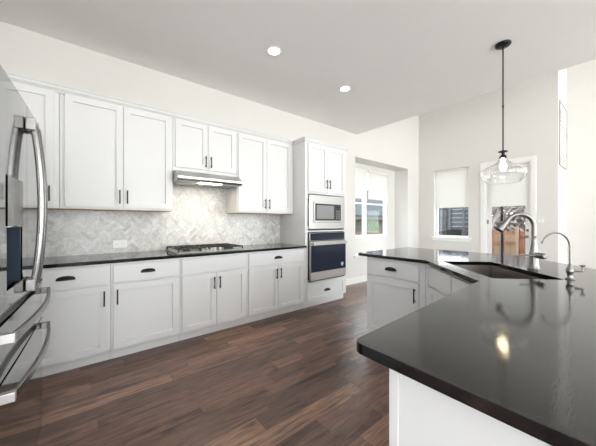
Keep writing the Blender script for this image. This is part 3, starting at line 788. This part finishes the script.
# vertical bowed handles
def vhandle(parent, yc):
    z0, z1 = .965, 1.685; mb = MB(); pts = []; n = 22
    for i in range(n+1):
        u = i/n; z = z0+(z1-z0)*u; bow = math.sin(math.pi*u)
        pts.append(Vector((fx(yc)+.026+.026*bow**.8, yc, z))+O)
    mb.tube(pts, .0135, 12, flat=.75, up=(0, 1, 0))
    hb = mb.build('handle', 'fridgebar', parent)
    for z in (z0, z1):
        mb = MB(); mb.box(fx(yc)+.001, yc-.017, z-.026, fx(yc)+.035, yc+.017, z+.030, T=T_); mb.build('bracket', 'fridgebar', hb, bevel=.004)
vhandle(ld, FC-.032); vhandle(rd, FC+.032)
def hhandle(parent, zc):
    mb = MB(); n = 26; ya, yb = FY0+.055, FY1-.055; pts = []
    for i in range(n+1):
        u = i/n; y = ya+(yb-ya)*u; bow = math.sin(math.pi*u)
        pts.append(Vector((fx(y)+.030+.028*bow**.8, y, zc))+O)
    prof = [(-.007, -.015), (.007, -.015), (.007, .015), (-.007, .015)]
    rows = [[mb.bm.verts.new(p+Vector((a, 0, b))) for a, b in prof] for p in pts]
    for i in range(n):
        for k in range(4): mb.bm.faces.new((rows[i][k], rows[i][(k+1) % 4], rows[i+1][(k+1) % 4], rows[i+1][k]))
    mb.bm.faces.new(rows[0]); mb.bm.faces.new(rows[-1][::-1])
    hb = mb.build('handle', 'fridgebar', parent, bevel=.003)
    for y, s in ((ya, -1), (yb, 1)):
        mb = MB(); mb.box(fx(y)+.001, y-.013, zc-.016, fx(y)+.039, y+.013, zc+.016, T=T_); mb.build('end_cap', 'chrome' if s < 0 else 'fridgebar', hb, bevel=.002)
hhandle(md, .855); hhandle(bd, .655)
mb = MB(); mb.box(-.9, FY0+.02, 0.001, -.30, FY1-.02, .0195, T=T_); mb.build('base_grille', 'dark', t)

# ------------------------------------------------------------------ island
r2 = math.sqrt(2)
def uv(u, v): return ((u+v)/r2, (v-u)/r2)     # u = (x-y)/sqrt2 , v = (x+y)/sqrt2
# outline of the counter (counter-clockwise), corner of the near end rounded
def rnd(pts, idx, r, n=6):
    out = []
    for i, p in enumerate(pts):
        if i not in idx: out.append(p); continue
        a = Vector((*pts[i-1], 0)); b = Vector((*pts[(i+1) % len(pts)], 0)); p = Vector((*p, 0))
        da = (a-p).normalized(); db = (b-p).normalized(); p0 = p+da*r; p1 = p+db*r
        for k in range(n+1):
            s = k/n; q = p0*(1-s)**2+p*2*s*(1-s)+p1*s*s; out.append((q.x, q.y))
    return out
IYB = -4.06
outline = [(2.352, -1.655), (2.352, -2.405), (1.765, -2.992), (.600, -3.042), (.592, IYB), (2.17, IYB), (3.40, -2.83), (3.40, -1.655)]
outline = rnd(outline, {0, 3, 4, 7}, .035)
su0, su1, sv0, sv1 = 3.487, 3.882, -.785, -.075
hole = [uv(su0, sv1), uv(su0, sv0), uv(su1, sv0), uv(su1, sv1)]
hole = rnd(hole, {0, 1, 2, 3}, .03, 4)
def plate_with_hole(outer, inner, z0, z1):
    bm = bmesh.new()
    vo = [bm.verts.new((x, y, z1)) for x, y in outer]; vi = [bm.verts.new((x, y, z1)) for x, y in inner]
    es = [bm.edges.new((vo[i], vo[(i+1) % len(vo)])) for i in range(len(vo))]+[bm.edges.new((vi[i], vi[(i+1) % len(vi)])) for i in range(len(vi))]
    bmesh.ops.triangle_fill(bm, edges=es, use_beauty=True)
    fs = list(bm.faces)
    r = bmesh.ops.extrude_face_region(bm, geom=fs)
    for e in r['geom']:
        if isinstance(e, bmesh.types.BMVert): e.co.z = z0
    bmesh.ops.recalc_face_normals(bm, faces=bm.faces)
    mb = MB(); mb.bm.free(); mb.bm = bm; return mb
mb = plate_with_hole(outline, hole, .8845, .914)
tag(mb.build('island_countertop', 'granite', bevel=.0035), 'large angled black granite island countertop in the right foreground', 'countertop')

# far leg cabinet facing -X : local x -> world -y
t = base_cab('pale island cabinet with one drawer and one door at the far end of the island', 0, .628, [(.017, .577)], ['r'], [(.017, .577)], [1], 'cabi', (3.00, -1.755, 0), -math.pi/2, depth=.607, group=None)
# far leg back body
mb = MB(); mb.box(3.003, -2.87, 0.1, 3.20, -1.72, .883); mb.box(3.003, -2.87, 0.001, 3.15, -1.75, .1)
tag(mb.build('island_knee_wall', 'cabi', bevel=.002), 'pale panelled back of the far island leg', 'island panel')
# corner sink base: face on the plane u = 3.415
t = thing('sink_base_cabinet', 'pale angled sink cabinet joining the two legs of the island', 'cabinet', (0, 0, 0))
fu = 3.405
va_ = (2.393, -2.393+0)  # not used
yfar = 2.393-fu*r2        # y where the diagonal meets x = 2.393
xnear = fu*r2-3.06        # x where the diagonal meets y = -3.06
poly = [(2.396, -2.384), (2.396, yfar), (xnear, -3.062), (xnear-.0, -3.40), (2.05, -3.75), (2.72, -3.08), (3.0, -2.80), (3.0, -2.384)]
# hollow carcass (the sink hangs inside): front, floor and back boards
mb = MB()
def board(mb, a, b, th_, z0, z1):
    a = Vector((*a, 0)); b = Vector((*b, 0)); d = (b-a).normalized(); n = Vector((-d.y, d.x, 0))*th_
    mb.prism([(a.x, a.y), (b.x, b.y), ((b+n).x, (b+n).y), ((a+n).x, (a+n).y)], z0, z1)
pa, pb = Vector((2.396, yfar)), Vector((xnear, -3.062))
board(mb, pa, pb, .02, .10, .883)
mb.box(2.396, -2.385, .10, 2.416, yfar, .883)
mb.prism(poly, .10, .12)
mb.build('carcass', 'cabi', t, bevel=.001)
mb = MB(); q0, q1 = uv(fu+.055, -.06), uv(fu+.055, -.78); board(mb, q0, q1, .02, .001, .0995); mb.build('toe_kick', 'cabi', t)
# door fronts in a local frame: x along the diagonal from far to near, y outwards negative
Ld = (pb-pa).length
ang = math.atan2((pb-pa).y, (pb-pa).x)       # direction far -> near
fr = bpy.data.objects.new('front', None); COL.objects.link(fr)
bpy.data.objects.remove(fr)
def place(o):
    o.location = (pa.x, pa.y, 0); o.rotation_euler.z = ang; return o
# local +y should point into the cabinet: direction (-1,-1)/r2 rotated +90 = (1,-1)/r2 = into the body
mid = Ld/2
for a, b, h in ((.025, mid-.012, 'r'), (mid+.012, Ld-.025, 'l')):
    d = place(shaker(a, b, .108, .688, -.0205).build('door', 'cabi', t, bevel=.0015)); bar_pull(d, a+.03 if h == 'l' else b-.03, .50, -.0205)
    place(slab(a, b, .706, .862, -.0205).build('false_front', 'cabi', t, bevel=.0025))

# near leg
t = thing('peninsula_cabinet', 'pale end-panelled island cabinet under the nearest counter corner', 'cabinet', (0, 0, 0))
nx0 = .645
mb = MB(); mb.box(nx0+.02, -3.88, .10, xnear-.003, -3.155, .883); mb.build('carcass', 'cabi', t, bevel=.0015)
mb = MB(); mb.box(nx0+.021, -3.86, .001, xnear-.004, -3.21, .0995); mb.build('toe_kick', 'cabi', t)
mb = MB(); mb.box(nx0, -3.90, .001, nx0+.0195, -3.136, .883); mb.build('end_panel', 'cabi', t, bevel=.002)
mb = MB(); mb.box(nx0-.006, -3.160, .001, nx0-.0003, -3.134, .883); mb.build('corner_batten', 'cabi', t, bevel=.0015)
mb = MB(); mb.box(nx0-.004, -3.1335, .866, nx0+.012, -3.120, .8835); mb.build('corner_block', 'trim', t, bevel=.001)
for i in range(2):
    a = nx0+.05+i*.54
    d = shaker(a, a+.52, .108, .688, -.0205).build('door', 'cabi', t, bevel=.0015); d.location = (nx0+.0+xnear, -3.155, 0); d.rotation_euler.z = math.pi
    e_ = slab(a, a+.52, .706, .862, -.0205).build('drawer', 'cabi', t, bevel=.0025); e_.location = (nx0+xnear, -3.155, 0); e_.rotation_euler.z = math.pi
    bar_pull(d, a+.03, .58, -.0205); cup_pull(e_, a+.27, .79, -.0205)

# sink
R45 = Matrix.Rotation(math.radians(45), 4, 'Z')
sc = uv((su0+su1)/2, (sv0+sv1)/2)
t = thing('kitchen_sink', 'undermount stainless sink basin set in the island corner', 'sink', (sc[0], sc[1], .67), -math.pi/4)
hu, hv = (su1-su0)/2+.006, (sv1-sv0)/2+.006     # local x = u axis, local y = v axis
mb = MB(); tk = .004; dz = .213
mb.box(-hu, -hv, 0, hu, hv, .004); mb.box(-hu-tk, -hv, 0, -hu, hv, dz); mb.box(hu, -hv, 0, hu+tk, hv, dz); mb.box(-hu, -hv-tk, 0, hu, -hv, dz); mb.box(-hu, hv, 0, hu, hv+tk, dz)
mb.build('basin', 'sink', t)
mb = MB(); mb.lathe([(0, .0045), (.045, .0045), (.045, .008), (.036, .009), (.030, .006), (0, .006)], (.05, 0, 0)); mb.build('drain', 'chrome', t)

# main faucet
FP = Vector((2.518, -3.101, .914)); dS = Vector((-1, 1, 0)).normalized(); dC = Vector((-1, -1, 0)).normalized()
t = thing('kitchen_faucet', 'tall brushed nickel gooseneck faucet with pull-down spray head behind the sink', 'faucet', FP+Vector((0, 0, .0005)))
mb = MB(); mb.lathe([(0, 0), (.036, 0), (.037, .004), (.034, .008), (.031, .012), (.029, .03), (.027, .07), (.0265, .11), (.024, .125), (.022, .14), (.0185, .165), (.016, .20), (.0145, .24), (0, .24)]); mb.build('body', 'nickel', t)
mb = MB(); pts = [Vector((0, 0, .235))]; R_ = .094; zc_ = .302
pts.append(Vector((0, 0, zc_-.02)))
for k in range(19):
    a = math.radians(180*k/18*0.83)
    pts.append(dS*(R_-R_*math.cos(a))+Vector((0, 0, zc_+R_*math.sin(a)*.95)))
mb.tube(pts, .0155, 16); mb.build('spout', 'nickel', t)
e = pts[-1]; dr = (pts[-1]-pts[-2]).normalized()
hd = (dr+dS*.10).normalized()
mb = MB(); mb.tube([e-hd*.004, e+hd*.015, e+hd*.04, e+hd*.075, e+hd*.09], [.0165, .018, .021, .027, .0275], 18); sh = mb.build('spray_head', 'nickel', t)
mb = MB(); mb.tube([e+hd*.0905, e+hd*.094], [.021, .020], 18); mb.build('nozzle_face', 'dark', sh)
mb = MB(); bn = dS.cross(Vector((0, 0, 1))).normalized(); c0 = e+hd*.045+Vector((0, 0, -.012))-dS*.012
mb.tube([c0, c0+hd*.03], [.011, .010], 10); mb.build('spray_button', 'dark', sh)
mb = MB(); hz_ = Vector((0, 0, .100)); mb.tube([dC*.020+hz_, dC*.055+hz_, dC*.080+hz_, dC*.096+hz_, dC*.100+hz_], [.020, .021, .021, .018, .010], 18); hh_ = mb.build('handle_hub', 'nickel', t)
mb = MB(); mb.tube([dC*.045+hz_+dS*.015, dC*.045+hz_+dS*.06+Vector((0, 0, .002)), dC*.045+hz_+dS*.125+Vector((0, 0, .004))], [.0075, .006, .0055], 12); mb.build('lever', 'nickel', hh_)
# drinking water faucet
t = thing('water_filter_faucet', 'small brushed nickel filtered-water faucet right of the main faucet', 'faucet', (2.232, -3.312, .9145))
mb = MB(); mb.lathe([(0, 0), (.022, 0), (.022, .005), (.015, .008), (.013, .012), (.013, .030), (.016, .036), (.019, .046), (.019, .056), (.015, .066), (.010, .074), (.008, .09), (0, .09)], seg=24); mb.build('body', 'nickel', t)
mb = MB(); pts = [Vector((0, 0, .085)), Vector((0, 0, .14)), Vector((0, 0, .185))]; R_ = .086
dF = Vector((-.80, .60, 0)).normalized()
for k in range(1, 18):
    a = math.radians(155*k/17); pts.append(dF*(R_-R_*math.cos(a))+Vector((0, 0, .185+R_*math.sin(a))))
mb.tube(pts, .0055, 12); mb.build('spout', 'nickel', t)
mb = MB(); dr = (pts[-1]-pts[-2]).normalized(); mb.tube([pts[-1], pts[-1]+dr*.012], .007, 12); mb.build('spout_tip', 'nickel', t)
mb = MB(); q = Vector((.35, -.94, 0)).normalized(); z_ = Vector((0, 0, .052)); mb.tube([q*.016+z_, q*.052+z_], [.009, .006], 12); vb = mb.build('valve_stem', 'nickel', t)
mb = MB(); mb.tube([q*.052+z_-Vector((0, 0, .004)), q*.052+z_+Vector((0, 0, .026))], [.005, .0045], 10); mb.tube([q*.052+z_+Vector((0, 0, .024)), q*.052+z_+Vector((0, 0, .034))], [.007, .014], 12); mb.build('lever_knob', 'nickel', vb)

# ------------------------------------------------------------------ pendant
PX, PY = 3.312, -2.724
t = thing('pendant_light', 'clear glass pendant light hanging from a black rod over the island', 'pendant light', (PX, PY, CZ))
mb = MB(); mb.lathe([(0, 0), (.068, 0), (.068, -.012), (.060, -.022), (.012, -.024), (0, -.024)]); mb.build('canopy', 'bronze', t)
zs = 1.955-CZ      # finial height
mb = MB(); mb.cyl((0, 0, -.02), (0, 0, zs), .0065, 12); mb.build('rod', 'bronze', t)
mb = MB(); mb.cyl((0, 0, -.62*1), (0, 0, -.64), .009, 12); mb.build('rod_coupling', 'bronze', t)
mb = MB(); mb.lathe([(0, .018), (.012, .016), (.013, .008), (.040, .006), (.040, -.004), (.016, -.007), (.012, -.022), (.020, -.034), (.031, -.048), (.031, -.062), (.026, -.064), (0, -.064)], (0, 0, zs)); mb.build('socket', 'bronze', t)
zb = 1.626-CZ
prof = [(.032, 1.902), (.036, 1.880), (.050, 1.855), (.078, 1.832), (.120, 1.812), (.158, 1.792), (.186, 1.765), (.194, 1.740), (.189, 1.712), (.172, 1.685), (.150, 1.662), (.140, 1.650)]
def cat(P, n=4):
    out = []
    for i in range(len(P)-1):
        p0 = P[max(i-1, 0)]; p1 = P[i]; p2 = P[i+1]; p3 = P[min(i+2, len(P)-1)]
        for k in range(n):
            s = k/n; out.append(tuple(.5*(2*p1[j]+(p2[j]-p0[j])*s+(2*p0[j]-5*p1[j]+4*p2[j]-p3[j])*s*s+(-p0[j]+3*p1[j]-3*p2[j]+p3[j])*s**3) for j in (0, 1)))
    out.append(P[-1]); return out
outer = cat(prof); inner = [(max(r-.0035, .002), z-.001) for r, z in outer][::-1]
mb = MB(); mb.lathe([(r, z-CZ) for r, z in outer+inner], seg=64, closed=True); mb.build('glass_shade', 'clear', t, label='clear blown glass shade')
mb = MB(); zz = 1.895-CZ; mb.lathe([(0, 0), (.013, 0), (.014, -.03), (.020, -.050), (.029, -.075), (.030, -.09), (.024, -.110), (.010, -.121), (0, -.123)], (0, 0, zz), 24); mb.build('bulb', 'bulb', t, label='glowing warm bulb')

# ------------------------------------------------------------------ downlights
def downlight(x, y, lab, power=17):
    t = thing('recessed_downlight', lab, 'ceiling light', (x, y, CZ), group='recessed ceiling lights')
    mb = MB(); mb.lathe([(.058, -.0005), (.078, -.0005), (.080, -.004), (.076, -.007), (.060, -.005)], closed=True); mb.build('trim_ring', 'trim', t)
    mb = MB(); mb.lathe([(0, -.0012), (.057, -.0012), (.057, -.003), (0, -.003)]); mb.build('lens', 'can', t)
    l = bpy.data.lights.new('downlight_lamp', 'SPOT'); l.energy = power*.45; l.spot_size = math.radians(150); l.spot_blend = 1.0; l.shadow_soft_size = .06; l.color = (1.0, .95, .88)
    o = bpy.data.objects.new('downlight_lamp', l); COL.objects.link(o); o.location = (x, y, CZ-.03)
downlight(1.582, -1.183, 'round lit ceiling downlight above the cooktop aisle, nearer the camera')
downlight(2.773, -1.115, 'round lit ceiling downlight in front of the oven tower')
downlight(.40, -1.17, 'round lit ceiling downlight above the refrigerator aisle, just out of view')
